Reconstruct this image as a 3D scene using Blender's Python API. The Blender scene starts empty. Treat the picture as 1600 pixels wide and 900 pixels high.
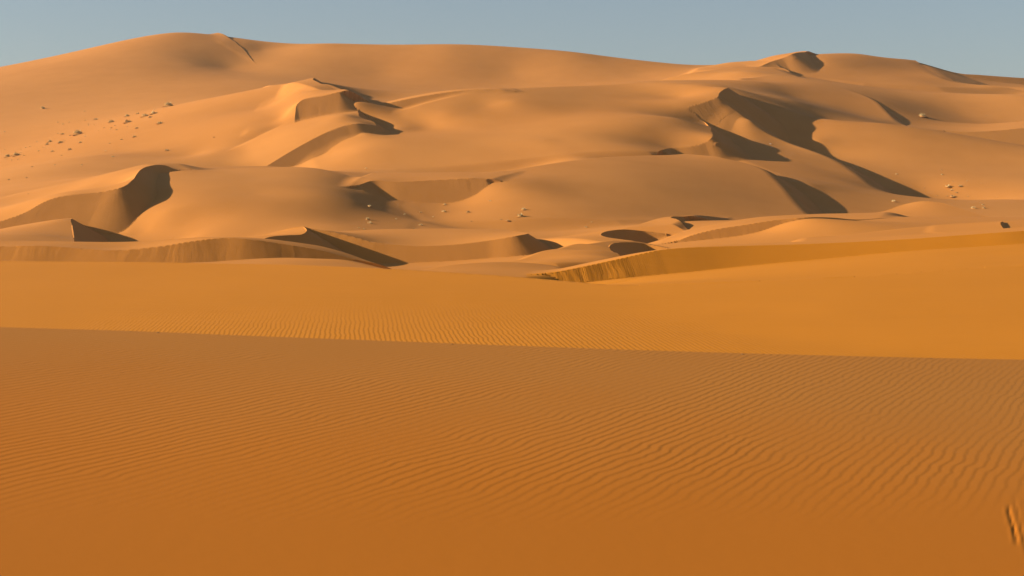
import bpy, math, random
import numpy as np
from mathutils import Vector

# ================================================================= camera, sky, sun, exposure
C = bpy.context.scene
SUN_ELEV, SUN_AZ = 18.0, 0.0      # height of the sun; its azimuth, measured from due left towards the view direction

cam_d = bpy.data.cameras.new("camera")
cam = bpy.data.objects.new("camera", cam_d)
C.collection.objects.link(cam); C.camera = cam
cam.location = (0, 0, 0); cam.rotation_euler = (math.radians(90), 0, 0)
cam_d.sensor_width = 36; cam_d.lens = 45; cam_d.shift_y = -0.125
cam_d.clip_start = .1; cam_d.clip_end = 20000
cam_d.dof.use_dof = True; cam_d.dof.focus_distance = 130; cam_d.dof.aperture_fstop = 4.5

w = bpy.data.worlds.new("World"); C.world = w; w.use_nodes = True
nt = w.node_tree; nt.nodes.clear()
out = nt.nodes.new("ShaderNodeOutputWorld"); bg = nt.nodes.new("ShaderNodeBackground"); sky = nt.nodes.new("ShaderNodeTexSky")
sky.sky_type = 'NISHITA'; sky.sun_disc = False
sky.sun_elevation = math.radians(SUN_ELEV); sky.sun_rotation = math.radians(-90 + SUN_AZ)
sky.altitude = 700; sky.air_density = 1.0; sky.dust_density = 1.0; sky.ozone_density = 1.0
bg.inputs[1].default_value = 0.05
hz = nt.nodes.new("ShaderNodeMix"); hz.data_type = 'RGBA';     # dust in the air evens out the lower sky
tc = nt.nodes.new("ShaderNodeTexCoord"); sp = nt.nodes.new("ShaderNodeSeparateXYZ"); mr = nt.nodes.new("ShaderNodeMapRange")
nt.links.new(tc.outputs["Generated"], sp.inputs[0]); nt.links.new(sp.outputs[2], mr.inputs[0]); nt.links.new(mr.outputs[0], hz.inputs[0])
mr.inputs[1].default_value = .05; mr.inputs[2].default_value = .55; mr.inputs[3].default_value = .6; mr.inputs[4].default_value = 0
hz.inputs[7].default_value = (2.58, 3.16, 3.66, 1)
nt.links.new(sky.outputs[0], hz.inputs[6]); nt.links.new(hz.outputs[2], bg.inputs[0]); nt.links.new(bg.outputs[0], out.inputs[0])

e, a = math.radians(SUN_ELEV), math.radians(SUN_AZ)
sdir = Vector((-math.cos(e)*math.cos(a), math.cos(e)*math.sin(a), math.sin(e)))
sun_d = bpy.data.lights.new("sun", 'SUN'); sun = bpy.data.objects.new("sun", sun_d); C.collection.objects.link(sun)
sun_d.energy = 4.0; sun_d.angle = math.radians(.53); sun_d.color = (1.0, .87, .70)
sun.location = sdir*50; sun.rotation_euler = sdir.to_track_quat('Z', 'Y').to_euler()

C.view_settings.view_transform = 'Standard'; C.view_settings.look = 'None'
C.view_settings.exposure = 1.14; C.view_settings.gamma = 1; C.view_settings.use_curve_mapping = False
C.cycles.max_bounces = 4; C.cycles.diffuse_bounces = 3

# ---------------------------------------------------------------- terrain maths (metres, eye at the origin, +y ahead)
FPX, VH = 2000.0, 250.0          # focal length and eye level of the view, in units of a 1600-wide picture
TANR = .61                        # slope of loose dry sand, about 31 degrees

def P(u, v, d):                   # a point seen at (u, v), d metres ahead
    return ((u-800.0)/FPX*d, d, (VH-v)/FPX*d)
def Q(u, d, z):                   # same, but with its height given
    return ((u-800.0)/FPX*d, d, z)
def S(u, v, y0, c=.13):             # the point of a slip face (a plane at repose, turned c to the right) seen at (u, v)
    return P(u, v, y0/(1-(VH-v)/FPX/.6-c*(u-800)/FPX))
def PP(*a): return [P(*t) for t in a]

def tps_fit(pts, smooth=0.0):
    p = np.array(pts, float); n = len(p)
    c = p[:, :2].mean(0); s = max(np.ptp(p[:, 0]), np.ptp(p[:, 1]))
    xy = (p[:, :2]-c)/s
    r2 = ((xy[:, None]-xy[None])**2).sum(2)
    K = r2*np.log(r2+1e-12)*.5 + np.diag(np.broadcast_to(np.asarray(smooth, float), (n,)))
    A = np.zeros((n+3, n+3)); A[:n, :n] = K; A[:n, n] = 1; A[:n, n+1:] = xy
    A[n, :n] = 1; A[n+1:, :n] = xy.T
    b = np.zeros(n+3); b[:n] = p[:, 2]
    w = np.linalg.solve(A, b)
    return c, s, xy, w
def tps_eval(f, X, Y):
    c, s, xy, w = f
    x = ((X-c[0])/s).astype(np.float32); y = ((Y-c[1])/s).astype(np.float32)
    z = np.full(x.shape, w[-3], np.float32) + np.float32(w[-2])*x + np.float32(w[-1])*y
    for (a, b), k in zip(xy, w[:-3]):
        r2 = (x-np.float32(a))**2 + (y-np.float32(b))**2 + np.float32(1e-12)
        z += np.float32(.5*k)*r2*np.log(r2)
    return z

def spline(pts, step):            # Catmull-Rom through 3-D points
    p = np.array(pts, float)
    if len(p) == 2: p = np.array([p[0], (p[0]+p[1])/2, p[1]])
    e = np.vstack([2*p[0]-p[1], p, 2*p[-1]-p[-2]])
    out = []
    for i in range(1, len(e)-2):
        a, b, c, d = e[i-1:i+3]
        ta = np.linalg.norm((b-a)[:2])**.5+1e-6; tb = np.linalg.norm((c-b)[:2])**.5+1e-6; tc = np.linalg.norm((d-c)[:2])**.5+1e-6
        m1 = (c-b)+tb*((b-a)/ta-(c-a)/(ta+tb)); m2 = (c-b)+tb*((d-c)/tc-(d-b)/(tb+tc))
        n = max(2, int(np.linalg.norm((c-b)[:2])/step))
        t = (np.arange(n)/n)[:, None]
        out.append((2*t**3-3*t**2+1)*b+(t**3-2*t**2+t)*m1+(-2*t**3+3*t**2)*c+(t**3-t**2)*m2)
    out.append(p[-1:])
    return np.vstack(out)

def hull(pts):
    p = sorted(set((round(a, 3), round(b, 3)) for a, b in pts))
    def half(q):
        h = []
        for t in q:
            while len(h) > 1 and (h[-1][0]-h[-2][0])*(t[1]-h[-2][1])-(h[-1][1]-h[-2][1])*(t[0]-h[-2][0]) <= 0: h.pop()
            h.append(t)
        return h
    a = half(p); b = half(p[::-1])
    return a[:-1]+b[:-1]

def smax(a, b, k):
    h = np.maximum(k-np.abs(a-b), 0)/k
    return np.maximum(a, b)+h*h*k*.25

class Land:
    def __init__(s, X, Y):
        s.X, s.Y = X.astype(np.float32), Y.astype(np.float32)
        s.U = s.X/s.Y*FPX+800
        s.slip = np.zeros(X.shape, np.float32)      # 1 on slip faces
        s.along = np.zeros(X.shape, np.float32)     # metres along the brink above
        s.down = np.zeros(X.shape, np.float32)      # metres down the slip face
        s.ident = np.zeros(X.shape, np.int16)
        s.names = ['ground']
    def base(s, pts):
        s.Z = tps_eval(tps_fit(pts), s.X, s.Y)
    def dune(s, name, crest, wind, round_=0.0, k=0.8, pad=2.0, fade=0.5, tan=TANR, flute=0.0, step=None, wsmooth=1e-3, reach=None, bow=0.0, streak=None):
        s.names.append(name); n_id = len(s.names)-1
        cr = np.array(crest, float); dmean = cr[:, 1].mean()
        step = step or max(.12, dmean*.0012)
        c = spline(cr, step)
        allp = np.array(list(crest)+list(wind))
        h = hull([(a[0], a[1]) for a in allp])
        ext = (reach if reach else max(3.0, (c[:, 2].max()-c[:, 2].min()+.08*dmean)*1.7))
        lo = allp[:, :2].min(0)-ext; hi = allp[:, :2].max(0)+ext
        rows = np.where((s.Y[:, 0] > lo[1]) & (s.Y[:, 0] < hi[1]))[0]
        if len(rows) == 0: return
        r0, r1 = rows[0], rows[-1]+1
        sub = (slice(r0, r1), slice(None))
        m = (s.X[sub] > lo[0]) & (s.X[sub] < hi[0])
        X = s.X[sub][m]; Y = s.Y[sub][m]
        W = tps_eval(tps_fit(list(crest)+list(wind), [1e-5]*len(crest)+[wsmooth]*len(wind)), X, Y)
        out = np.full(X.shape, -1e9, np.float32)
        for i in range(len(h)):
            a = h[i]; b = h[(i+1) % len(h)]
            L = math.hypot(b[0]-a[0], b[1]-a[1])+1e-9
            out = np.maximum(out, ((X-a[0])*(b[1]-a[1])-(Y-a[1])*(b[0]-a[0]))/L)
        o = np.maximum(out-pad, 0)
        W = W-fade*(np.sqrt(o*o+pad*pad)-pad)
        tang = np.gradient(c[:, :2], axis=0); tang /= np.linalg.norm(tang, axis=1)[:, None]+1e-9
        arc = np.concatenate([[0], np.cumsum(np.linalg.norm(np.diff(c[:, :2], axis=0), axis=1))])
        cone = np.full(X.shape, -1e9, np.float32); near = np.full(X.shape, 1e9, np.float32)
        idx = np.zeros(X.shape, np.int32)
        al = np.zeros(X.shape, np.float32); dn = np.zeros(X.shape, np.float32)
        for i in range(len(c)):
            dx = X-np.float32(c[i, 0]); dy = Y-np.float32(c[i, 1])
            d = np.sqrt(dx*dx+dy*dy)
            fl = 0.0
            q = np.float32(c[i, 2])-np.float32(tan)*d
            if bow: q = np.float32(c[i, 2])-np.float32(tan)*(d-bow*(1-np.exp(-d/max(bow, .01)/2)))
            b = q > cone
            cone = np.where(b, q, cone); al = np.where(b, np.float32(arc[i]), al); dn = np.where(b, d, dn)
            b = d < near
            near = np.where(b, d, near); idx = np.where(b, np.int32(i), idx)
        # true distance to the brink curve rather than to its sample points
        dx = X-c[idx, 0]; dy = Y-c[idx, 1]
        tx, ty = tang[idx, 0], tang[idx, 1]
        side = (dx*ty-dy*tx).astype(np.float32)             # > 0: right-hand side = lee
        alg = np.clip(dx*tx+dy*ty, -step, step)
        g = np.clip(np.gradient(c[:, 2])/np.maximum(np.gradient(arc), 1e-6), -.97*tan, .97*tan)[idx]
        zc = (c[idx, 2]+g*alg).astype(np.float32)
        lee = side > 0
        close = (near < 5*step) & (idx > 0) & (idx < len(c)-1)
        perp = np.abs(side)
        cone = np.where(close, np.maximum(cone, zc-np.sqrt(tan*tan-g*g)*perp), cone).astype(np.float32)
        near = np.where(close, perp, near).astype(np.float32)
        if round_ > 0:
            Lw = zc+np.float32(tan)*near
            a = np.where(lee, np.maximum(W, zc), W); b = np.where(lee, cone, Lw)
            hh = np.maximum(round_-np.abs(a-b), 0)/round_
            z = np.minimum(a, b)-hh*hh*round_*.25
        else:
            z = np.where(lee, cone, W)
        old = s.Z[sub][m]
        new = np.where(lee, np.maximum(old, z), smax(old, z, np.float32(k)))
        win = z > old
        if round_ == 0: s.snap(sub, m, np.where(lee, near, -near), zc, win, old, new)
        t = s.Z[sub]; t[m] = new; s.Z[sub] = t
        for arr, val in ((s.slip, np.where(lee, 1.0 if streak is None else streak(al), 0.0)), (s.along, al+n_id*613.7), (s.down, dn)):
            t = arr[sub]; tt = t[m]; tt[win] = val[win]; t[m] = tt; arr[sub] = t
        t = s.ident[sub]; tt = t[m]; tt[win] = n_id; t[m] = tt; s.ident[sub] = t

    def snap(s, sub, m, sd, zc, win, old, new):
        """slide grid vertices next to a brink onto it, so that the edge runs clean"""
        F = np.full(m.shape, np.nan, np.float32); F[m] = np.where(win, sd, np.nan)
        ZC = np.zeros(m.shape, np.float32); ZC[m] = zc
        NZ = np.zeros(m.shape, np.float32); NZ[m] = new
        X, Y = s.X[sub], s.Y[sub]
        moved = np.zeros(m.shape, bool); nX, nY = X.copy(), Y.copy()
        for ax in (0, 1):
            a = (slice(0, -1), slice(None)) if ax == 0 else (slice(None), slice(0, -1))
            b = (slice(1, None), slice(None)) if ax == 0 else (slice(None), slice(1, None))
            with np.errstate(invalid='ignore', divide='ignore'):
                dist = np.hypot(X[b]-X[a], Y[b]-Y[a])
                cross = (F[a]*F[b] < 0) & (np.abs(F[a]) < 1.5*dist) & (np.abs(F[b]) < 1.5*dist)
                t = np.where(cross, F[a]/(F[a]-F[b]), 0)
            dX, dY = X[b]-X[a], Y[b]-Y[a]
            zi = ZC[a]*(1-t)+ZC[b]*t
            for q, sel, k in ((a, cross & (t <= .5), t), (b, cross & (t > .5), t-1)):
                sel = sel & ~moved[q]
                nX[q][sel] += (k*dX)[sel]; nY[q][sel] += (k*dY)[sel]
                NZ[q][sel] = zi[sel]; moved[q][sel] = True
        s.X[sub] = nX; s.Y[sub] = nY; new[:] = NZ[m]
def grid(q=1.0):
    us = np.concatenate([np.linspace(-1500, -160, int(100*q)), np.linspace(-150, 1750, int(1250*q)), np.linspace(1760, 3100, int(100*q))])
    ds = np.concatenate([np.geomspace(1.2, 9.5, int(70*q)), np.geomspace(9.6, 17, int(120*q)), np.geomspace(17.2, 68, int(110*q)),
                         np.geomspace(68.2, 200, int(560*q)), np.geomspace(200.5, 480, int(420*q)), np.geomspace(481, 840, int(260*q)), np.geomspace(845, 2600, int(40*q))])
    U, D = np.meshgrid(us, ds)
    return (U-800)/FPX*D, D

def build_land(q=1.0):
    X, Y = grid(q)
    L = Land(X, Y)
    # ---- smooth ground: valley floors, far slopes, the great ridge
    L.base([
        Q(-1500,2,-4), Q(800,2,-4), Q(3100,2,-4), Q(-600,30,-8), Q(800,30,-8), Q(2200,30,-8), Q(-300,90,-9.8), Q(200,95,-9.8), Q(800,95,-9.3), Q(1300,100,-9.2), Q(1900,100,-8.5),
        Q(50,125,-10.2), Q(300,130,-10.4), Q(-100,150,-10.5), Q(250,150,-10.6), Q(450,148,-11.8), Q(650,150,-12.5), Q(850,150,-11.4), Q(1050,150,-10.8), Q(1400,150,-9.8), Q(1800,150,-9),
        Q(-100,185,-12.6), Q(100,185,-13), Q(250,190,-13.5), Q(420,188,-12.8), Q(550,190,-12.2), P(700,352,225), P(850,348,235), P(1000,350,240), P(1200,350,250), Q(1000,178,-11.7), Q(1035,187,-11.9), P(1100,346,208), P(1078,346,209), P(1400,336,280), P(1600,330,290), P(1850,330,300),
        P(612,317,235.5), P(622,327.5,229.5), P(640,336,225), P(655,346,216), P(700,338,232), P(520,133,466), P(545,143,466), P(580,152,465), P(612,157,456), P(1100,378,160), P(1200,362,166), P(1262,342,168), P(1300,344,171), P(1400,346,176), P(1350,341,190), P(1500,342,215), P(1600,341,215),
        # left slope below the great ridge
        P(-250,330,300), P(-300,290,420), P(-60,300,300), P(-60,275,400), P(0,248,430), P(100,213,470), P(200,181,510), P(275,165,525), P(345,151,518), P(420,138,492), P(475,128,470),
        P(60,268,330), P(150,243,372), P(200,236,388), P(245,247,362), P(300,242,370), P(330,257,345), P(300,263,272), P(345,262.5,276), P(420,260,292), P(150,218,425), P(300,192,418), P(360,181,418), P(420,166,438), P(440,185,397), P(340,236,366), P(400,205,385),
        # face of the great ridge
        P(-400,185,640), P(-400,165,760), P(-150,160,640), P(-160,135,740), P(0,170,600), P(0,107,760), P(120,150,630), P(100,86,780), P(200,62,800), P(210,120,680), P(280,51,805), P(325,57,800), P(300,100,728), P(360,106,742), P(388,81,776), P(387,70,790), P(391,65,800), P(410,78,785),
        P(400,64,812), P(430,100,750), P(420,128,668), P(500,70,790), P(600,75,780), P(600,112,742), P(700,75,775), P(780,79,775), P(800,112,745), P(850,82,775), P(900,86,772), P(950,93,770), P(1000,97,770), P(1050,101,770), P(1105,104,770), P(1000,118,735),
        P(600,155,560), P(700,147,580), P(800,143,590), P(900,139,600), P(1000,134,610), P(1100,132,620), P(1060,128.5,480), P(1000,130,485), P(900,136,480), P(800,141,470), P(1128,133.5,468),
        Q(-200,1000,30), P(430,70,850), P(500,76,845), P(600,82,840), P(700,83,838), P(850,90,835), P(1000,104,832), Q(280,1000,52), Q(700,1000,45), Q(1100,1000,38), Q(1600,1000,30), Q(280,2000,-10), Q(800,2500,-10), Q(1600,2000,-10), Q(-800,2000,-10), Q(2600,2000,-10), Q(3000,700,0), Q(-1400,700,0),
        Q(-1400,300,-8), Q(3000,300,-8),
        # middle valley and the terraces
        Q(500,386,6.5), Q(540,392,8.5), Q(470,380,5), P(575,168,413), P(556,163,400), P(575,160,430), P(460,270,330), P(504,244.6,348), P(517,233,352), P(534,223,355.5), P(555,214,359), P(567,208.5,361), P(600,213,364), P(520,262,328), P(700,275,310), P(800,262,325),
        P(560,240,338), P(700,240,338), P(850,222,343), P(900,248,320), Q(1000,335,-1), Q(1060,338,-1), Q(1090,346,.2), Q(1000,370,3), Q(1070,370,3),
        P(620,201,380), P(645,208,375), P(700,197,392), P(760,181,402),
        # valley right of the main brink, and the slopes beyond
        Q(1100,400,5), Q(1120,409,9), Q(1088,411,9), Q(1140,400,7), P(1172,190,408), P(1150,222,386), P(1190,255,355),
        P(1190,130,560), P(1240,150,545), P(1160,112,640), P(1230,118,650), P(1165,150,452), P(1192,159,449), P(1215,167,445), P(1240,176,440), P(1165,143,475), P(1200,149,475), P(1240,158,472), P(1190,140,535), P(1378,164,553), P(1398,179,541), P(1414,194,520),
        P(1250,181,437), P(1300,188,432), P(1380,193,430), P(1460,204,426), P(1530,216,421), P(1600,228,415), P(1750,245,405), P(1900,240,440),
        Q(1195,417,9.8), Q(1215,409,6), Q(1238,402,3.2), P(1266,207,419), P(1278,220,410), P(1300,235,404), P(1400,235,402), P(1500,248,395), P(1600,258,388), P(1340,256,386), P(1400,280,366), P(1440,295,359), P(1480,307,352), P(1515,322,342), P(1500,290,358), P(1600,292,352), P(1560,312,325),
        P(1300,191,450), P(1380,197,450), P(1460,208,448), P(1530,221,445), P(1600,233,440),
        P(1270,290,301), P(1290,299,298), P(1310,310,292), P(1322,320,286), P(1328,330,279),
        P(1500,178,575), P(1600,175,580), P(1440,152,600), P(1600,150,605), P(1800,170,600), P(1520,215,500), P(1600,229,500), P(1720,226,505),
        P(1300,125,680), P(1400,130,690), P(1500,132,690), P(1600,137,690), P(1560,150,670),
        P(1340,84,765), P(1380,90,765), P(1430,98,762), P(1290,84,765), P(1278,100,712), P(1279,88,732), P(1292,96,716), P(1420,112,720), P(1500,131.5,735), P(1600,139,735), P(1800,146,740), P(1950,150,740),
    ])
    D = L.dune
    # ---- the great ridge: small second summit and its slip face
    D('summit', [P(386,85,772), P(381,78,779), P(373,72,786), P(362,63,797), P(354,56,808), P(348,53,818)], [P(320,56,830), P(335,52.5,828), P(335,62,800), P(350,66,790)], k=2, pad=3)
    # ---- right skyline
    D('skyline', [P(1188,104,690), P(1203,97,699), P(1222,91,706), P(1238,84.5,711), P(1248,82,722), P(1257,81.5,735)], [P(1170,99,730), P(1185,95,745), P(1215,86,755), P(1240,82,765)], k=2, pad=3, fade=.5)
    D('skyline_left', [P(1225,107,690), P(1210,102,702), P(1193,97.5,715), P(1180,96,730)], [P(1105,104,740), P(1140,97.5,738), P(1100,108,700), P(1160,107,690), P(1165,96,738)], k=2, pad=3)
    D('skyline_right', [P(1530,132,690), P(1500,130.5,695), P(1475,121,705), P(1455,110,730), P(1438,99,755)], [P(1400,96,750), P(1400,110,720), P(1300,112,700), P(1350,125,680), P(1450,130,680), P(1240,112,700)], k=2, pad=8, round_=2, tan=.36)
    D('skyline_far', [P(1440,99.5,768), P(1470,108,768), P(1490,114,769), P(1530,117,773), P(1600,122,780), P(1800,132,808)], [Q(1450,830,52), Q(1600,850,50), Q(1800,900,46)], k=2, pad=8)
    D('saddle', [P(1240,119,640), P(1228,113,655), P(1215,107,668)], [P(1160,106,668), P(1120,112,655), P(1180,108,660)], k=2, pad=5, round_=1, tan=.35)
    # ---- rounded dune with a dark sliver, right of centre
    D('nose', [P(1412,197,505), P(1400,187,520), P(1385,173,540), P(1368,159,558), P(1345,149,575), P(1310,140,592), P(1270,131,610), P(1230,122,630)],
      [P(1170,125,600), P(1200,150,550), P(1260,170,538), P(1320,182,520), P(1380,191,505), P(1300,155,565), P(1250,140,590)], k=2, pad=3, round_=1.2)
    # ---- slip face at the right edge, high up
    D('edge_slip', [S(1440,205,462,.1), S(1480,206,462,.1), S(1530,205.5,462,.1), S(1565,203.5,462,.1), S(1600,200,462,.1), S(1750,193,462,.1)], [P(1450,199,530), P(1550,196,535), P(1650,188,535)], k=3, pad=8)
    # ---- left lit slope with the sharp peak
    D('peak', [S(459,201,372,.06), S(460,190,372,.06), S(461.5,175,372,.06), S(464,163,372,.06), S(475,155,372,.06), S(500,151,372,.06), S(520,146,372,.06), S(530,143.5,372,.06)],
      [P(430,139,478), P(525,142,434), P(420,166,438), P(400,205,385), P(440,185,397), P(440,148,462), P(480,136,440), P(500,141,426), P(520,143.5,415), P(410,180,415)], k=2, pad=2, fade=.8, tan=.64)
    D('peak_ridge', [P(600,161,418), P(560,152.5,425), P(540,147,430), P(520,139.5,437), P(500,130,448), P(489,124.5,458), P(491,121.5,468)], [P(470,126,462), P(450,131,468), P(480,131,447), P(500,138,434), P(540,153,418), P(580,163,408)], k=.6, pad=1, fade=.6)
    # ---- tongue with a slip face on each side
    D('tongue', [S(415,260,361,.28), S(450,239,361,.28), S(480,222,361,.28), S(510,207,361,.28), S(540,196,361,.28), S(560,193,361,.28), P(580,195,369), P(588,196,372), P(583,190,376), P(570,186,380), P(561,181,384), P(560,177,388), S(568,172,385), S(590,166,385), S(620,158.5,385), S(680,147,385), S(740,140,385), S(770,139.5,385), P(785,140.3,423), P(800,143.5,423)],
      [P(380,240,359), P(459,202,372), P(500,191,375), P(540,179,379), P(340,250,358), P(320,261,350), P(560,173,408), P(590,163,425), P(680,144,436), P(780,138,438)], k=1, pad=1.5)
    # ---- upper terrace and the main brink
    D('terrace', [P(1036,234,340), P(1040,232.5,344), S(1050,231.5,336,.15), S(1080,228.5,336,.15), S(1100,223,336,.15), S(1112,215,336,.15), P(1113,207,368), P(1108,198,392), S(1099,189,367,.3), S(1086,178,367,.3), S(1074,168,367,.3), S(1090,163,367,.3), S(1110,156,367,.3), S(1121,151.5,367,.3), P(1124,145,428), P(1130,140,432), P(1137,137.5,436), P(1137,138.5,446), P(1134,144,456)],
      [P(800,160,404), P(900,155,418), P(1000,150,435), P(1060,152,434), P(660,210,367), P(640,209,376), P(652,206,384), P(610,211,371), P(623,190,394), P(636,178,397), P(655,171,400), P(680,164,404), P(720,154,411), P(700,178,393), P(760,166,403), P(800,190,382), P(900,174,396), P(1000,168,409), P(1100,132,450), P(1060,129.5,462), P(1000,131,462), P(900,137,445), P(800,141.5,426),
       P(900,215,346), P(1000,200,361), P(1060,185,381), P(800,235,335), P(1000,232,334), P(700,245,330), P(560,242,336), P(600,213,365), P(545,218.5,357), P(520,262,327), P(620,262,322), P(510,241,349)], k=1.5, pad=3, wsmooth=5e-4, tan=.66)
    # ---- ridge running down right of the main slip face
    D('spur', [P(1415,322,312), P(1380,298,330), P(1345,272,350), P(1310,250,370), P(1270,234,385), P(1235,222,395), P(1200,206,402), P(1166,184,411)],
      [P(1190,252,350), P(1155,215,397), P(1250,262,345), P(1300,300,315), P(1340,325,298), P(1220,240,370), P(1280,262,352), P(1330,290,325)], k=2, pad=5, round_=1.5)
    # ---- rounded dune in the middle
    D('middle', [P(1280,343,250), P(1262,330,258), P(1245,312,270), P(1230,294,282), P(1213,277,294), P(1196,264,304), P(1165,254,312), P(1130,246,318)],
      [P(1080,243.5,322), P(1020,245.5,308), P(950,250,292), P(880,259.5,278), P(800,271,265), P(756,279.5,254), P(760,288,246.5), P(775,282,250.5), P(784,291,244.5), P(797,303,240), P(745,304,243.5), P(700,321,239.5), P(672,330,235), P(700,343,224), P(1000,290,257), P(1180,300,272), P(900,300,245), P(800,335,224), P(950,337,226), P(1100,341,236), P(1230,345,244)], k=2, pad=3, round_=1.0, wsmooth=1.5e-3)
    D('middle_slip', [P(560,290,241), S(582,282.5,255), S(620,284,255), S(680,281.5,255), S(740,278.5,255), S(758,279.3,255)],
      [P(800,271,267), P(590,271,262), P(650,270,264), P(740,270,264)], k=1, pad=1)
    # ---- rounded dune on the left of the middle and the crescent beside it
    D('left_body', [P(644,346,236), P(625,331,241), P(605,311,246), P(580,292,250), P(553,277,254), P(520,268,257), P(490,262.5,259), P(460,261,260), P(400,261.5,260), P(330,265,256), P(285,266,251)],
      [P(262,271,247), P(272,286,232), P(275,301,222), P(270,318,213), P(262,331,208), P(236,356,204), P(225,364,203.5), P(250,380,197), P(265,386,195), P(330,290,228), P(330,325,208), P(290,350,203), P(300,374,194), P(400,367,192), P(500,362,190), P(600,362,196), P(400,277,242), P(500,281.5,241), P(560,296,240), P(600,310,240), P(400,303,220), P(500,305,220), P(560,317,221), P(600,333,221), P(560,347,205)], k=1.5, pad=2, tan=.3, wsmooth=3e-4)
    D('crescent', [S(-90,372,230,.1), S(-40,358,230,.1), S(0,346,230,.1), S(39,332,230,.1), S(66,317,230,.1), S(87,309,230,.1), S(118,304,230,.1), S(157,300,230,.1), S(189,293,230,.1), P(207,281,222), P(213,273,229), P(220,265,238), P(231,260,247), P(247,257.5,252), P(260,259,254), P(272,264,255)],
      [P(-100,345,225), P(0,330,235), P(60,300,245), P(120,285,252), P(180,270,260), P(230,256,262), P(255,256.5,262), P(190,287,228), P(100,300,222)], k=2, pad=3)
    # ---- low dunes in the near valley
    D('left_low', [P(119,392,150), P(118,387,160), P(116,372,180), P(113,352,193), P(112,342,199), P(111.5,341,202)],
      [P(0,358,197), P(60,348,198), P(-80,375,195), P(0,385,150), P(60,385,152), P(60,366,176), P(100,341.5,198)], k=.6, pad=2)
    D('long_low', [P(-80,387,114), P(0,385,115), P(60,384,115.2), P(110,387,115.2), P(180,391,115), P(250,385,115.8), P(300,377,116.8), P(350,372,117.8), P(390,374,118), P(440,381,118.5), P(500,391,119), P(550,404,119)],
      [P(0,378,124), P(110,380,124), P(200,386,122), P(300,372,126), P(400,372,126), P(480,382,126)], k=.4, pad=1.5)
    D('near_mound', [P(660,425,84), P(600,418,88), P(570,411,91), P(545,405.5,93), P(500,403.5,95), P(450,402,97), P(400,403.5,96), P(320,409,93)],
      [P(320,414,86), P(450,410,86), P(560,417,85)], k=.4, pad=1, tan=.35, round_=.3)
    D('shadow_dune', [P(402,377,140), P(425,369.5,146), P(450,367.5,149), P(470,366.5,152), P(479,361,156), P(475,354.5,163), P(473,354,167)],
      [P(440,361,163), P(400,371,156), P(460,357,163), P(430,367,150), P(470,359,160)], k=.4, pad=1)
    D('plateau', [S(488,358,180,.1), S(505,360,180,.1), S(530,365,180,.1), S(560,372,180,.1), S(580,377.5,180,.1), S(640,384,180,.1), S(700,383,180,.1), S(760,376.5,180,.1), S(810,368,180,.1), P(824,365,169), P(815,363,176), P(800,361.5,182)],
      [P(520,362,180), P(600,359,184), P(700,358,186), P(760,359,185), P(640,370,172), P(740,368,174)], k=.5, pad=1.5)
    D('small_fold', [P(640,424,84), P(700,413,90), P(780,408.5,94), P(840,411,95), P(870,415,95), P(888,421,92)][::-1], [P(700,424,82), P(800,430,80), P(860,426,84)], k=.4, pad=1, tan=.45, round_=.3)
    D('lit_tongue', [P(985,412,106), P(973,403,111), P(957,393,120), P(952,387,126), P(957,381,132), P(975,378.5,136), P(1005,380,139), P(1040,387,138)],
      [P(800,412,102), P(840,405,108), P(900,389,120), P(940,383,124), P(860,408,102), P(955,402,107), P(900,400,108), P(940,392,114)], k=.4, pad=1)
    D('lens', [P(972,374,167), P(950,371,170), P(939,367.5,174), P(940,364.5,177), P(950,361,181), P(975,358.5,184), P(1005,361,186), P(1037,364.5,186)], [P(860,372,180), P(900,368,180), P(930,372,168), P(960,377,163), P(925,364,182)], k=.5, pad=1.5)
    D('high_lens', [P(1056,342,205), P(1048,340,208.5), P(1052,338.3,211), P(1064,338.3,213)], [P(1000,353,200), P(1030,345,205), P(1040,350,200), P(1020,350,202)], k=.5, pad=1)
    D('right_shelf', [S(1060,376,180,.1), S(1080,368,180,.1), S(1120,358,180,.1), S(1160,352,180,.1), S(1215,343.5,180,.1), S(1260,340,180,.1), P(1300,340,176), P(1345,345,182)], [P(1060,370,178), P(1100,356,190), P(1200,339,200), P(1300,334,210), P(1360,333,212)], k=.6, pad=2)
    D('right_hump', [P(1580,346,222), P(1530,335,229), P(1500,326,234), P(1470,317,238), P(1440,314.5,240), P(1410,320,240), P(1375,331,236)], [P(1400,345,200), P(1480,347,205), P(1540,347,205)], k=1, pad=2, tan=.4)
    D('right_flat', [P(1300,368,118), P(1400,357,128), P(1480,350,135), P(1550,346,140), P(1620,342,142), P(1750,338,142)][::-1], [P(1300,376,105), P(1450,370,105), P(1600,374,105), P(1750,366,110)], k=.4, pad=2, tan=.2, round_=.3)
    D('edge_lens', [P(1578,368,110), P(1572,362,114), P(1566,355,120), P(1563,348,128), P(1566,346,134)], [P(1480,352,134), P(1530,348.5,134), P(1480,362,118), P(1540,362,115)], k=.3, pad=1)
    # ---- near ridge with avalanche streaks, right
    L.near_crest = [S(800,438,93), S(835,431,93), S(880,423,93), S(920,415,93), S(970,404,93), S(1000,397,93), S(1030,391,93), S(1060,388,93), P(1140,385,85.3), P(1250,382,85.6), P(1400,375,85.7), P(1500,368,85.8), P(1600,361,86), P(1800,350,88)]
    D('near_ridge', L.near_crest,
      [P(880,420,86), P(970,401.5,88), P(1060,386,90), P(1200,380,98), P(1400,369,104), P(1600,355,104), P(1800,345,104)], k=.3, pad=1, fade=.8, streak=lambda al: np.clip((10.5-al)/3, 0, 1)*3.5+.15)
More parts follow.
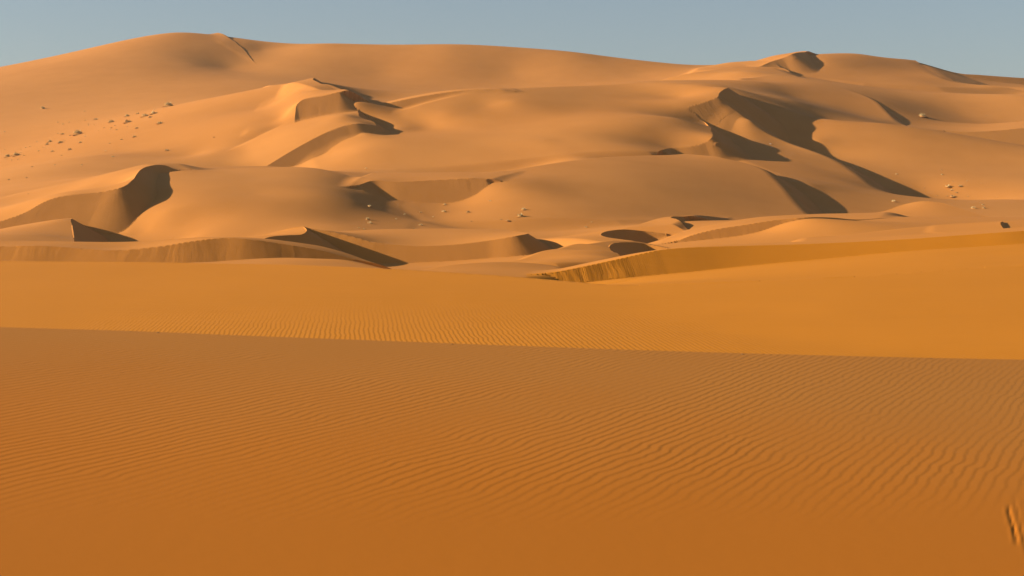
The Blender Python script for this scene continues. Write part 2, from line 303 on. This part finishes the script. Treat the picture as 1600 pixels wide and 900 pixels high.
    D('apron', [P(960,442,78), P(1000,434.5,79), P(1050,429,79.5), P(1150,420,80.5), P(1250,409.5,81.5), P(1350,400,82.5), P(1450,390.5,83.3), P(1600,381,84), P(1800,370,85)][::-1],
      [P(960,446,62), P(1100,440,62), P(1300,434,62), P(1600,418,62), P(1800,410,62), P(1200,425,72), P(1450,405,74), P(1600,398,75)], k=.3, pad=1.5, tan=.12)
    # ---- near plain
    def on(u, v, z0, sx, sy=0.0):
        a = (u-800)/FPX; b = (VH-v)/FPX
        d = z0/(b-sx*a-sy); return P(u, v, d)
    pl = [on(u, v, -5.6, .022) for u, v in ((-250,406),(-100,407),(0,408),(200,409.5),(300,411),(400,413),(500,416),(600,420),(700,425),(800,430.5),(880,436),(950,441),(1000,442),(1100,440),(1200,437.5),(1300,434),(1400,429),(1500,421),(1600,415),(1750,404))]
    L.plain_crest = pl
    D('plain', pl[::-1], [Q(u, d, -5.6+.022*(u-800)/FPX*d) for d in (14, 25, 40) for u in (-700, 0, 800, 1600, 2300)], k=.3, pad=1, tan=.2)
    # a shallow swale runs across the plain, right of the middle
    m = (L.ident == len(L.names)-1) & (L.Y < 75)
    t = L.X-np.interp(L.Y, [30, 40, 42.5, 47, 57, 75], [16, 8, 6.4, 4.7, 3.7, 3.0]).astype(np.float32)
    sw = np.sqrt(t*t+4)-2
    L.Z += np.where(m, .022*9*(1-np.exp(-sw/9))*np.clip((74-L.Y)/16, 0, 1), 0).astype(np.float32)-np.where(m, .1*np.clip((74-L.Y)/16, 0, 1), 0).astype(np.float32)
    fg = [on(u, v, -1.75, -.075) for u, v in ((-500,492),(-250,501),(0,511),(200,517),(400,525),(600,532.5),(800,540),(1000,547),(1200,553),(1400,558),(1600,562),(1850,566),(2100,570))]
    L.fg_crest = fg
    D('foreground', fg[::-1], [Q(u, d, -1.75-.075*(u-800)/FPX*d) for d in (1.2, 3, 6, 9) for u in (-1500, 0, 800, 1600, 3100)], k=.1, pad=2, tan=.5, step=.1)
    return L
QUALITY = 1.15

# ================================================================= materials
def mat(name):
    m = bpy.data.materials.new(name); m.use_nodes = True
    b = m.node_tree.nodes["Principled BSDF"]; b.inputs["Roughness"].default_value = .95
    b.inputs["Specular IOR Level"].default_value = .08
    return m, m.node_tree, b
class N:
    """tiny helper to wire shader nodes"""
    def __init__(s, nt): s.nt = nt
    def node(s, t, **kw):
        n = s.nt.nodes.new(t)
        for k, v in kw.items(): setattr(n, k, v)
        return n
    def put(s, sock, v):
        if isinstance(v, (int, float, tuple)): sock.default_value = v
        else: s.nt.links.new(v, sock)
    def math(s, op, a, b=0.0, c=0.0):
        n = s.node("ShaderNodeMath", operation=op); s.put(n.inputs[0], a); s.put(n.inputs[1], b); s.put(n.inputs[2], c); return n.outputs[0]
    def attr(s, name): return s.node("ShaderNodeAttribute", attribute_name=name).outputs["Fac"]
    def xyz(s, x, y, z=0.0):
        n = s.node("ShaderNodeCombineXYZ"); s.put(n.inputs[0], x); s.put(n.inputs[1], y); s.put(n.inputs[2], z); return n.outputs[0]
    def noise(s, vec, scale, detail=3.0, rough=.5):
        n = s.node("ShaderNodeTexNoise"); s.put(n.inputs["Vector"], vec); n.inputs["Scale"].default_value = scale
        n.inputs["Detail"].default_value = detail; n.inputs["Roughness"].default_value = rough; return n.outputs["Fac"]
    def ramp(s, v, lo, hi, a=0.0, b=1.0):
        n = s.node("ShaderNodeMapRange"); n.interpolation_type = 'SMOOTHSTEP'; s.put(n.inputs[0], v)
        n.inputs[1].default_value = lo; n.inputs[2].default_value = hi; n.inputs[3].default_value = a; n.inputs[4].default_value = b; return n.outputs[0]
    def mix(s, f, a, b):
        n = s.node("ShaderNodeMix", data_type='RGBA'); s.put(n.inputs[0], f); s.put(n.inputs[6], a); s.put(n.inputs[7], b); return n.outputs[2]
    def bump(s, h, dist, normal=None, strength=1.0):
        n = s.node("ShaderNodeBump"); n.inputs["Strength"].default_value = strength; n.inputs["Distance"].default_value = dist
        s.put(n.inputs["Height"], h)
        if normal is not None: s.nt.links.new(normal, n.inputs["Normal"])
        return n.outputs[0]

def sand(name, col_a, col_b, crest=None, near=None, ripple=None, streak=True, grain=.004):
    m, nt, b = mat(name); n = N(nt)
    pos = n.node("ShaderNodeNewGeometry").outputs["Position"]
    sep = n.node("ShaderNodeSeparateXYZ"); nt.links.new(pos, sep.inputs[0]); X, Y, Z = sep.outputs
    big = n.noise(pos, .011, 3)
    mid = n.noise(pos, .11, 4, .55)
    f = n.math('ADD', n.math('MULTIPLY', big, .7), n.math('MULTIPLY', mid, .3))
    col = n.mix(n.ramp(f, .36, .64), col_a, col_b)
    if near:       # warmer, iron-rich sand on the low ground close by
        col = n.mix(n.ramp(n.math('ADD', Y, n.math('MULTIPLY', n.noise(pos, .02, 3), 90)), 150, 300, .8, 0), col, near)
    if crest:      # colour turns paler and greyer with distance, towards the brink
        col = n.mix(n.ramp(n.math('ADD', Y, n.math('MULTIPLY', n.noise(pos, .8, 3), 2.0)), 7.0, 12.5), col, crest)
    normal = None
    # soft unevenness a few metres across
    normal = n.bump(n.noise(pos, .12, 2, .5), .2, normal, .35)
    if streak:      # faint wind texture, drawn out along the wind
        normal = n.bump(n.noise(n.xyz(n.math('MULTIPLY', X, .5), n.math('MULTIPLY', Y, 1.6), Z), .5, 3, .6), .05, normal, .6)
        sl = n.attr("slip"); al = n.attr("along"); dn = n.attr("down")
        al = n.math('ADD', al, n.math('MULTIPLY', n.noise(pos, .25, 2), 1.6))
        v1 = n.xyz(n.math('MULTIPLY', al, 1.1), n.math('MULTIPLY', dn, .09))
        v2 = n.xyz(n.math('MULTIPLY', al, .42), n.math('MULTIPLY', dn, .12), 7.0)
        sl = n.math('MULTIPLY', sl, n.ramp(n.noise(pos, .09, 2), .35, .65, .25, 1.3))
        st = n.math('ADD', n.math('MULTIPLY', n.noise(v1, 1.0, 3, .6), .6), n.math('MULTIPLY', n.noise(v2, 1.0, 2, .5), 1.0))
        normal = n.bump(n.math('MULTIPLY', st, sl), .055, normal, 1.0)
    if ripple:
        ang, wl, amp, y0, y1, fade, wobble, am, xf = ripple
        ca, sa = math.cos(math.radians(ang)), math.sin(math.radians(ang))
        across = n.math('ADD', n.math('MULTIPLY', X, -sa), n.math('MULTIPLY', Y, ca))
        wob = n.noise(pos, .55/wl*.16, 3, .55)
        wob2 = n.noise(pos, 1.6/wl*.16, 2, .5)
        ph = n.math('ADD', n.math('MULTIPLY', across, 2*math.pi/wl), n.math('ADD', n.math('MULTIPLY', wob, wobble), n.math('MULTIPLY', wob2, 3.5)))
        sn = n.math('SINE', ph)
        sn = n.math('ADD', sn, n.math('MULTIPLY', n.math('SINE', n.math('MULTIPLY', ph, 2.0)), .22))
        along = n.math('ADD', n.math('MULTIPLY', X, ca), n.math('MULTIPLY', Y, sa))
        seg = n.noise(n.xyz(n.math('MULTIPLY', along, .12/wl*.16), n.math('MULTIPLY', across, .35/wl*.16), 3.0), 1.0, 3, .6)   # ripples come in broken bundles
        amp_n = n.math('MULTIPLY', n.ramp(seg, am[0], am[1], am[2], 1.0), n.ramp(X, xf[0], xf[1], 1.0, xf[2]))
        h = n.math('MULTIPLY', n.math('MULTIPLY', sn, amp_n), n.math('MULTIPLY', n.ramp(n.math('ADD', Y, n.math('MULTIPLY', X, -.3)), y0, y1), n.ramp(Y, fade[0], fade[1], 1, 0)))
        normal = n.bump(h, amp, normal, 1.0)
    if grain: normal = n.bump(n.noise(pos, 9.0, 2, .6), grain, normal, 1.0)
    nt.links.new(col, b.inputs["Base Color"]); nt.links.new(normal, b.inputs["Normal"])
    return m

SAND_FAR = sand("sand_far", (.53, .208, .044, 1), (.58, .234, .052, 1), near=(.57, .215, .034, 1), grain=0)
SAND_NEAR = sand("sand_near", (.55, .195, .014, 1), (.60, .215, .017, 1), ripple=(97, .16, .0023, 20, 22, (38, 54), 9, (.25, .5, .75), (3, 9, .3)), grain=.004)
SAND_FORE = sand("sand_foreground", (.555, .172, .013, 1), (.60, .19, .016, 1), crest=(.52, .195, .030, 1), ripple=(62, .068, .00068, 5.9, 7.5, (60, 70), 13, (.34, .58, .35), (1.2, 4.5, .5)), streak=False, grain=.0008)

# ================================================================= the ground, as four sheets that meet where one hides behind the next
L = build_land(QUALITY)
X, Y, Z = L.X, L.Y, L.Z
NR, NC = Z.shape
us = L.U[0]
def groove(pts, width, depth):          # drag marks in the foreground sand
    c = spline(pts, .004)
    rows = np.where((Y[:, 0] > c[:, 1].min()-.3) & (Y[:, 0] < c[:, 1].max()+.3))[0]
    cols = np.where((us > 1480) & (us < 1760))[0]
    sub = np.ix_(rows, cols)
    d = np.full((len(rows), len(cols)), 9.0)
    for p in c[::4]: d = np.minimum(d, np.hypot(X[sub]-p[0], Y[sub]-p[1]))
    Z[sub] += -depth*np.exp(-(d/width)**2) + depth*.2*np.exp(-((d-width*2.2)/width)**2)
def fore(u, v):
    aa = (u-800)/FPX; bb = (VH-v)/FPX; d = -1.75/(bb+.075*aa); return P(u, v, d)
groove([fore(*t) for t in ((1575, 794), (1579, 810), (1585, 828), (1589, 849))], .010, .0045)
groove([fore(*t) for t in ((1595, 822), (1599, 838), (1602, 856))], .009, .0016)
groove([fore(*t) for t in ((1586, 784), (1590, 796), (1593, 806))], .009, .001)

pc = np.array(L.plain_crest); pu = pc[:, 0]/pc[:, 1]*FPX+800
split1 = np.full(NC, 16.6)
split2 = np.interp(us, pu, pc[:, 1])+1.2
nr = np.array(L.near_crest); nu = nr[:, 0]/nr[:, 1]*FPX+800
split2 = np.where(us > 822, np.interp(us, nu, nr[:, 1])+1.0, split2)
split3 = np.interp(us, [-1500, -300, 0, 100, 200, 275, 345, 420, 490, 600, 700, 800, 1000, 1140, 1160, 1230, 1400, 1600, 3100], [470, 470, 470, 505, 535, 548, 532, 498, 482, 490, 520, 520, 540, 545, 590, 650, 660, 660, 660])
zone = (Y > split1).astype(int)+(Y > split2)+(Y > split3)
cz = zone[:-1, :-1]
ii = np.arange(NR*NC, dtype=np.int32).reshape(NR, NC)
a_, b_, c_, d_ = ii[:-1, :-1], ii[:-1, 1:], ii[1:, 1:], ii[1:, :-1]
flip = (Z[:-1, :-1]+Z[1:, 1:]) < (Z[:-1, 1:]+Z[1:, :-1])      # keep each cell's ridge as its diagonal
t1 = np.where(flip[..., None], np.stack([a_, b_, d_], -1), np.stack([a_, b_, c_], -1))
t2 = np.where(flip[..., None], np.stack([b_, c_, d_], -1), np.stack([a_, c_, d_], -1))
def sheet(name, k, m):
    sel = cz == k
    tri = np.concatenate([t1[sel], t2[sel]])
    used, inv = np.unique(tri, return_inverse=True)
    me = bpy.data.meshes.new(name)
    n = len(used); f = len(tri)
    me.vertices.add(n); me.loops.add(3*f); me.polygons.add(f)
    co = np.stack([X.ravel()[used], Y.ravel()[used], Z.ravel()[used]], -1).astype(np.float32)
    me.vertices.foreach_set("co", co.ravel())
    me.loops.foreach_set("vertex_index", inv.ravel().astype(np.int32))
    me.polygons.foreach_set("loop_start", np.arange(0, 3*f, 3, dtype=np.int32))
    me.polygons.foreach_set("use_smooth", np.ones(f, dtype=bool))
    me.update(calc_edges=True)
    for nm, arr in (("slip", L.slip), ("along", L.along), ("down", L.down)):
        at = me.attributes.new(nm, 'FLOAT', 'POINT'); at.data.foreach_set("value", arr.ravel()[used].astype(np.float32))
    me.set_sharp_from_angle(angle=math.radians(19))
    me.materials.append(m)
    o = bpy.data.objects.new(name, me); C.collection.objects.link(o); o["kind"] = "structure"
    return o
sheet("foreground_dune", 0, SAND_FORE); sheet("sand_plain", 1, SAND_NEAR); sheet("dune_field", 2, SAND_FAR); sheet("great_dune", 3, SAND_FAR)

# the dusty air over the whole desert
hv = bpy.data.meshes.new("haze")
hx, y0_, y1_, z0_, z1_ = 3400, -60, 2700, -40, 110
hv.from_pydata([(-hx, y0_, z0_), (hx, y0_, z0_), (hx, y1_, z0_), (-hx, y1_, z0_), (-hx, y0_, z1_), (hx, y0_, z1_), (hx, y1_, z1_), (-hx, y1_, z1_)], [], [(3, 2, 1, 0), (4, 5, 6, 7), (0, 1, 5, 4), (1, 2, 6, 5), (2, 3, 7, 6), (3, 0, 4, 7)])
hm = bpy.data.materials.new("dusty_air"); hm.use_nodes = True; hm.node_tree.nodes.clear()
ho = hm.node_tree.nodes.new("ShaderNodeOutputMaterial"); pv = hm.node_tree.nodes.new("ShaderNodeVolumePrincipled")
pv.inputs["Color"].default_value = (.88, .86, .84, 1); pv.inputs["Density"].default_value = .00006; pv.inputs["Anisotropy"].default_value = .2
hm.node_tree.links.new(pv.outputs[0], ho.inputs["Volume"]); hv.materials.append(hm)
hz_o = bpy.data.objects.new("haze", hv); C.collection.objects.link(hz_o); hz_o["kind"] = "stuff"

# ================================================================= shrubs, grass tufts, stones
def plain_mat(name, col, var=.25, rough=.9):
    m, nt, b = mat(name); n = N(nt)
    pos = n.node("ShaderNodeNewGeometry").outputs["Position"]
    f = n.noise(pos, 5.0, 2)
    d = tuple(c*(1-var) for c in col)+(1,); l = tuple(min(1, c*(1+var)) for c in col)+(1,)
    nt.links.new(n.mix(n.ramp(f, .35, .65), d, l), b.inputs["Base Color"]); b.inputs["Roughness"].default_value = rough
    return m
STRAW = plain_mat("dry_straw", (.74, .57, .28)); OLIVE = plain_mat("olive_leaf", (.62, .48, .22)); TWIG = plain_mat("dark_twig", (.40, .27, .12))
STONE = plain_mat("dark_stone", (.14, .085, .045)); PALE = plain_mat("pale_stone", (.62, .50, .36))

def shrub_mesh(name, kind, seed):
    """a low clump, 1 m across: many thin blades and twigs rising from several root points"""
    r = random.Random(seed); vs, fs, ms = [], [], []
    lobes = [(r.uniform(-.26, .26), r.uniform(-.2, .2), r.uniform(.15, .25)) for _ in range(r.randint(4, 7))]
    for k in range(330):
        lx, ly, lr = r.choice(lobes); an = r.uniform(0, 2*math.pi); q = lr*math.sqrt(r.random())
        x, y = lx+q*math.cos(an), ly+q*math.sin(an)
        h = r.uniform(.14, .46)*(1-.55*q/lr)*(1-.6*math.hypot(lx, ly))
        lean = r.uniform(.1, .55); la = an+r.gauss(0, .7)
        wd = r.uniform(.012, .03) if kind != 'dark' else r.uniform(.01, .022)
        px, py = -math.sin(la)*wd, math.cos(la)*wd
        pts = []
        for t in (0, .55, 1):
            cx = x+math.cos(la)*h*lean*t**1.5; cy = y+math.sin(la)*h*lean*t**1.5; cz = h*t-.02
            ww = 1-.75*t; pts += [(cx-px*ww, cy-py*ww, cz), (cx+px*ww, cy+py*ww, cz)]
        b = len(vs); vs += pts; fs += [(b, b+1, b+3, b+2), (b+2, b+3, b+5, b+4)]
        mi = {'pale': (0 if r.random() < .85 else 1), 'olive': (1 if r.random() < .6 else (0 if r.random() < .6 else 2)), 'dark': (2 if r.random() < .75 else 1)}[kind]
        ms += [mi, mi]
    me = bpy.data.meshes.new(name); me.from_pydata(vs, [], fs)
    for m in (STRAW, OLIVE, TWIG): me.materials.append(m)
    me.polygons.foreach_set("material_index", ms); me.update()
    return me
SHRUBS = {k: [shrub_mesh("shrub_"+k, k, 31*i+j*7+5) for i in range(4)] for j, k in enumerate(('pale', 'olive', 'dark'))}

def stone_mesh(name, seed, m, squash=.6):
    import bmesh
    r = random.Random(seed); bm = bmesh.new(); bmesh.ops.create_icosphere(bm, subdivisions=2, radius=.5)
    k = [Vector((r.gauss(0, 1), r.gauss(0, 1), r.gauss(0, 1))).normalized() for _ in range(7)]
    for v in bm.verts:
        s = 1-.28*max(0, max(v.co.normalized().dot(q) for q in k)-.75)*4
        v.co *= s; v.co.z *= squash
    me = bpy.data.meshes.new(name); bm.to_mesh(me); bm.free(); me.materials.append(m)
    return me
STONES = [stone_mesh("stone", i, STONE) for i in range(3)]; PALES = [stone_mesh("pale_stone", 9, PALE)]

V = VH-Z/Y*FPX
def ground(u, v):                        # where the sand seen at (u, v) lies
    j = int(np.argmin(np.abs(us-u))); col = np.minimum.accumulate(V[:, j])
    i = int(np.argmax(col <= v))
    a, b = V[max(i-1, 0), j], V[i, j]
    t = 0 if i == 0 or a <= v or a == b else min(1, max(0, (a-v)/(a-b)))
    y = Y[i-1, j]*(1-t)+Y[i, j]*t; z = Z[i-1, j]*(1-t)+Z[i, j]*t
    return (float((us[j]-800)/FPX*y), float(y), float(z))

rnd = random.Random(4)
def put(name, me, u, v, wpx, label, cat, group=None, tall=1.0, wide=1.0, sink=.02):
    o = bpy.data.objects.new(name, me); C.collection.objects.link(o)
    x, y, z = ground(u, v); s = wpx*y/FPX
    o.location = (x, y, z-sink*s); o.scale = (s*wide, s*wide, s*tall); o.rotation_euler = (0, 0, rnd.uniform(0, 6.28))
    o["label"] = label; o["category"] = cat
    if group: o["group"] = group
    return o

MOUND = plain_mat("mound_sand", (.56, .245, .062), .08, .95)
def mound_mesh(seed):                    # the sand a shrub has caught: a low dome with a tail downwind
    r = random.Random(seed); vs, fs = [], []; n, m = 18, 7
    for i in range(m+1):
        q = i/m
        for j in range(n):
            an = 2*math.pi*j/n; rad = .62*q*(1+.14*math.sin(3*an+seed)+.08*math.sin(5*an))
            vs.append((rad*math.cos(an)*(1.25 if math.cos(an) > 0 else 1), rad*math.sin(an), .17*(.5+.5*math.cos(math.pi*q))-.03*q))
    for i in range(m):
        for j in range(n): fs.append((i*n+j, i*n+(j+1) % n, (i+1)*n+(j+1) % n, (i+1)*n+j))
    me = bpy.data.meshes.new("sand_mound"); me.from_pydata(vs, [], fs); me.materials.append(MOUND)
    me.polygons.foreach_set("use_smooth", [True]*len(fs)); me.update()
    return me
MOUNDS = [mound_mesh(i) for i in range(3)]
GL, GM, GR = "shrubs scattered along the foot of the great dune", "tufts on the valley floor in the middle", "shrubs around the tip of the long shadow"
ROW = "faint dry tuft among the many small ones on the left slope"
FLOOR = "tiny pale grass tuft on the middle valley floor, one of several alike"
TIP = "tiny dark tuft on the sand near the long shadow's tip, one of several alike"
plants = [  # u, v, width in px of a 1600-wide picture, kind, height, group, label
 (67,170,9,'olive',1.5,GL,"lone upright olive shrub high on the smooth face of the great dune at far left"),
 (264,166,21,'olive',.9,GL,"large olive shrub at the upper right end of the left slope's shrub band"),
 (240,178,15,'olive',.9,GL,"olive shrub just below and left of the largest one at the band's upper end"),
 (226,182,15,'pale',.9,GL,"broad pale straw shrub beside a small dark clump near the band's upper end"),
 (235,183.5,8,'dark',.8,GL,"small dark clump touching the right side of the broad pale shrub"),
 (199,182,13,'olive',.8,GL,"flat olive shrub above the dark double clump in the shrub band"),
 (215,178,8,'olive',.8,GL,"small olive tuft between the flat shrub and the upper end of the band"),
 (174,191,13,'olive',.9,GL,"olive shrub left of the dark double clump, two dots below it"),
 (199,191.5,17,'dark',.8,GL,"dark double clump in the middle of the upper shrub band"),
 (162.5,200,5,'dark',.9,GL,"left one of two dark dots below the olive shrub"),
 (174,200,5.5,'dark',.9,GL,"right one of two dark dots below the olive shrub"),
 (249,193,13,'olive',.7,GL,"low spreading shrub standing apart, below the band's upper end"),
 (213.5,200.5,8,'dark',.7,GL,"low dark tuft below and right of the dark double clump"),
 (123,210,23,'olive',.9,GL,"widest olive shrub, at the centre of the left slope's lower band"),
 (109,212,7,'dark',.8,GL,"small dark clump at the left edge of the widest shrub"),
 (97,210,8,'olive',.8,GL,"low olive tuft left of the widest shrub"),
 (133,213,5,'pale',.8,GL,"pale speck of grass at the right foot of the widest shrub"),
 (78,222,11,'olive',.9,GL,"olive shrub, upper of a close pair on the lower left slope"),
 (73,226,9,'olive',.9,GL,"olive shrub, lower of a close pair on the lower left slope"),
 (95,223,13,'olive',.6,GL,"long low tuft right of the close pair on the lower left slope"),
 (109.6,234,9,'dark',.8,GL,"dark tuft alone on bright sand below the widest shrub"),
 (12,245,13,'olive',.9,GL,"dark olive shrub at the left edge, lowest of the band"),
 (26,243,15,'olive',1.0,GL,"rounded olive shrub next to the lowest one near the left edge"),
 (210,214,8,'olive',.9,GL,"lone round tuft on bright sand below the middle of the shrub band"),
 (260.7,235,9,'olive',.7,GL,"lone low shrub above the crescent dune's rim"),
 (50,261,7,'dark',.7,GL,"upper dark streak of grass on the lowest part of the left slope"),
 (41.5,278,5,'dark',.9,GL,"dark upright tuft below the dark streak on the lower left slope"),
 (14,281,7,'dark',.7,GL,"dark slanting tuft near the left edge, lowest of all on the slope"),
 (334,214.5,6,'dark',.7,GL,"small dark tuft in a wind hollow on the bright slope left of the tongue"),
 (449.5,144,4,'dark',.8,GL,"tiny dark speck of a plant below the sharp dune peak"),
 (576,323,9,'pale',.9,GM,"pale tuft on the shaded flank, highest of the middle group"),
 (574,343,8,'pale',1.3,GM,"upright pale tuft above a wider one on the shaded flank"),
 (578,349,9,'pale',1.0,GM,"wider pale tuft below the upright one on the shaded flank"),
 (694,331,9,'pale',.9,GM,"pale hummock of grass, lower of two left of the dark bush"),
 (694,320,8,'pale',.8,GM,"pale hummock of grass, upper of two left of the dark bush"),
 (731,332,10,'dark',.8,GM,"dark brown bush alone on the middle valley floor"),
 (765,314,6,'pale',.8,GM,"small pale tuft at the foot of the rounded middle dune"),
 (818,328,10,'pale',1.0,GM,"pale tuft just behind the large green bush"),
 (813,338,14,'olive',1.0,GM,"large greenish bush on the middle valley floor"),
 (793,345,8,'dark',.6,GM,"low dark tuft left of the large greenish bush"),
 (657,352,8,'pale',.9,GM,"pale tuft just above the lit plateau's edge"),
 (646,357,5,'dark',.8,GM,"dark dot at the lit plateau's edge beside a pale tuft"),
 (915,355,7,'pale',.9,GM,"pale tuft on the low swell above the lens shaped hollow"),
 (1441,182,14,'olive',1.0,GR,"lone olive shrub high on the far slope at right"),
 (1401,272,6,'pale',.8,GR,"pale tuft just above the upper edge of the long shadow"),
 (1472,273,7,'olive',.9,GR,"topmost shrub of the group above the shadow's tip"),
 (1481,292,12,'olive',.9,GR,"largest shrub above the shadow's tip, dark on its right side"),
 (1500,291,8,'olive',.8,GR,"smaller shrub right of the largest one above the shadow's tip"),
 (1487,297,7,'pale',.8,GR,"pale tuft directly under the largest shrub"),
 (1494,301,7,'dark',.7,GR,"low dark tuft on the shadow's upper edge"),
 (1488,307.5,10,'dark',.8,GR,"dark bush standing inside the shadow's tip"),
 (1397,315,9,'pale',.9,GR,"pale tuft on lit sand below the long shadow"),
 (1537,325.5,8,'dark',1.1,GR,"dark bush, lowest of the cluster right of the shadow's tip"),
 (1535.5,320,7,'olive',.9,GR,"olive bush on top of the cluster right of the shadow's tip"),
 (1521,325.5,11,'pale',.8,GR,"pale spreading tuft between the shadow's tip and the dark cluster"),
]
for u, v, w_, k in ((182,203,6,'pale'),(91,208.5,5,'pale'),(125,223,8,'pale'),(81,237,8,'pale'),(96,243,5,'pale'),(60,236,6,'olive'),(67,231,4,'olive'),(8.5,249,4,'olive'),(29,249,5,'olive'),(38,243,5,'olive'),
                    (172,224,5,'pale'),(190,218,7,'pale'),(149,187,9,'pale'),(133,188,5,'pale'),(91,191,5,'pale'),(99,194,5,'pale'),(108,191,4,'pale'),(138,196,4,'pale'),(132,174,5,'pale'),(7.5,206,5,'pale'),(177,245,7,'pale'),(165,236,5,'pale'),(128,258,6,'pale'),(86,258,5,'pale'),(45,303,4,'dark')):
    plants.append((u, v, w_, k, .8, GL, ROW))
rs = random.Random(12)
for _ in range(26):
    u = rs.uniform(5, 245); plants.append((u, 247-.29*u+rs.gauss(0, 9), rs.uniform(3, 5.5), 'pale', .7, GL, ROW))
for u, v, w_, k in ((560,356,5,'pale'),(568,358,5,'pale'),(619,342,5,'pale'),(632,335,6,'pale'),(657,332,6,'pale'),(677,339,4,'pale'),(737,346,4,'dark'),(783,343,4,'pale'),(925,347,4,'pale'),(573,263,5,'pale')):
    plants.append((u, v, w_, k, .9, GM, FLOOR))
for u, v, w_, k in ((1471,265.5,4,'dark'),(1489,283,4,'dark'),(1511,282.5,4,'dark'),(1480,306.5,4,'dark'),(1512,307,4,'dark'),(1532,317,4,'dark'),(1544,293,3,'dark'),(1557,308,3,'dark'),(1533,286.5,3,'dark'),(1464,305.5,3,'dark'),(1541,180.5,3.5,'dark'),(1444,294,4,'dark')):
    plants.append((u, v, w_, k, .8, GR, TIP))
for i, (u, v, w_, k, tall, g, lab) in enumerate(plants):
    big = w_ > 7
    o = put("shrub" if big else "grass_tuft", SHRUBS[k][i % 4], u, v, w_*.9, lab, "shrub" if big else "tuft", g, tall*(1.25 if big else 1))
    if big:
        k_ = bpy.data.objects.new("sand_mound", MOUNDS[i % 3]); C.collection.objects.link(k_); k_.parent = o; k_.rotation_euler = (0, 0, -o.rotation_euler[2])
        o.location[2] += .05*o.scale[0]; k_.location = (0, 0, -.05)

put("stone", PALES[0], 1203.5, 225, 4.5, "pale stone lying on lit sand beside the long shadow", "stone", "pale stones on the ridge", 1.0, sink=.1)
put("stone", PALES[0], 1206, 230, 3, "smaller pale stone just below the larger pale one", "stone", "pale stones on the ridge", 1.0, sink=.1)
for i, (u, v, w_, lab) in enumerate(((247, 519.5, 5, "dark pebble on the foreground crest, clearest one toward the left"), (203, 518.5, 4, "small dark pebble on the foreground crest at far left"),
                         (706, 537.5, 5, "dark pebble on the foreground crest left of centre"), (1160, 553.5, 6, "dark pebble on the foreground crest right of centre"), (1455, 560.5, 5, "flat dark pebble on the foreground crest at far right"))):
    put("pebble", STONES[i % 3], u, v, w_, lab, "pebble", "pebbles on the foreground crest", .9, sink=.12)
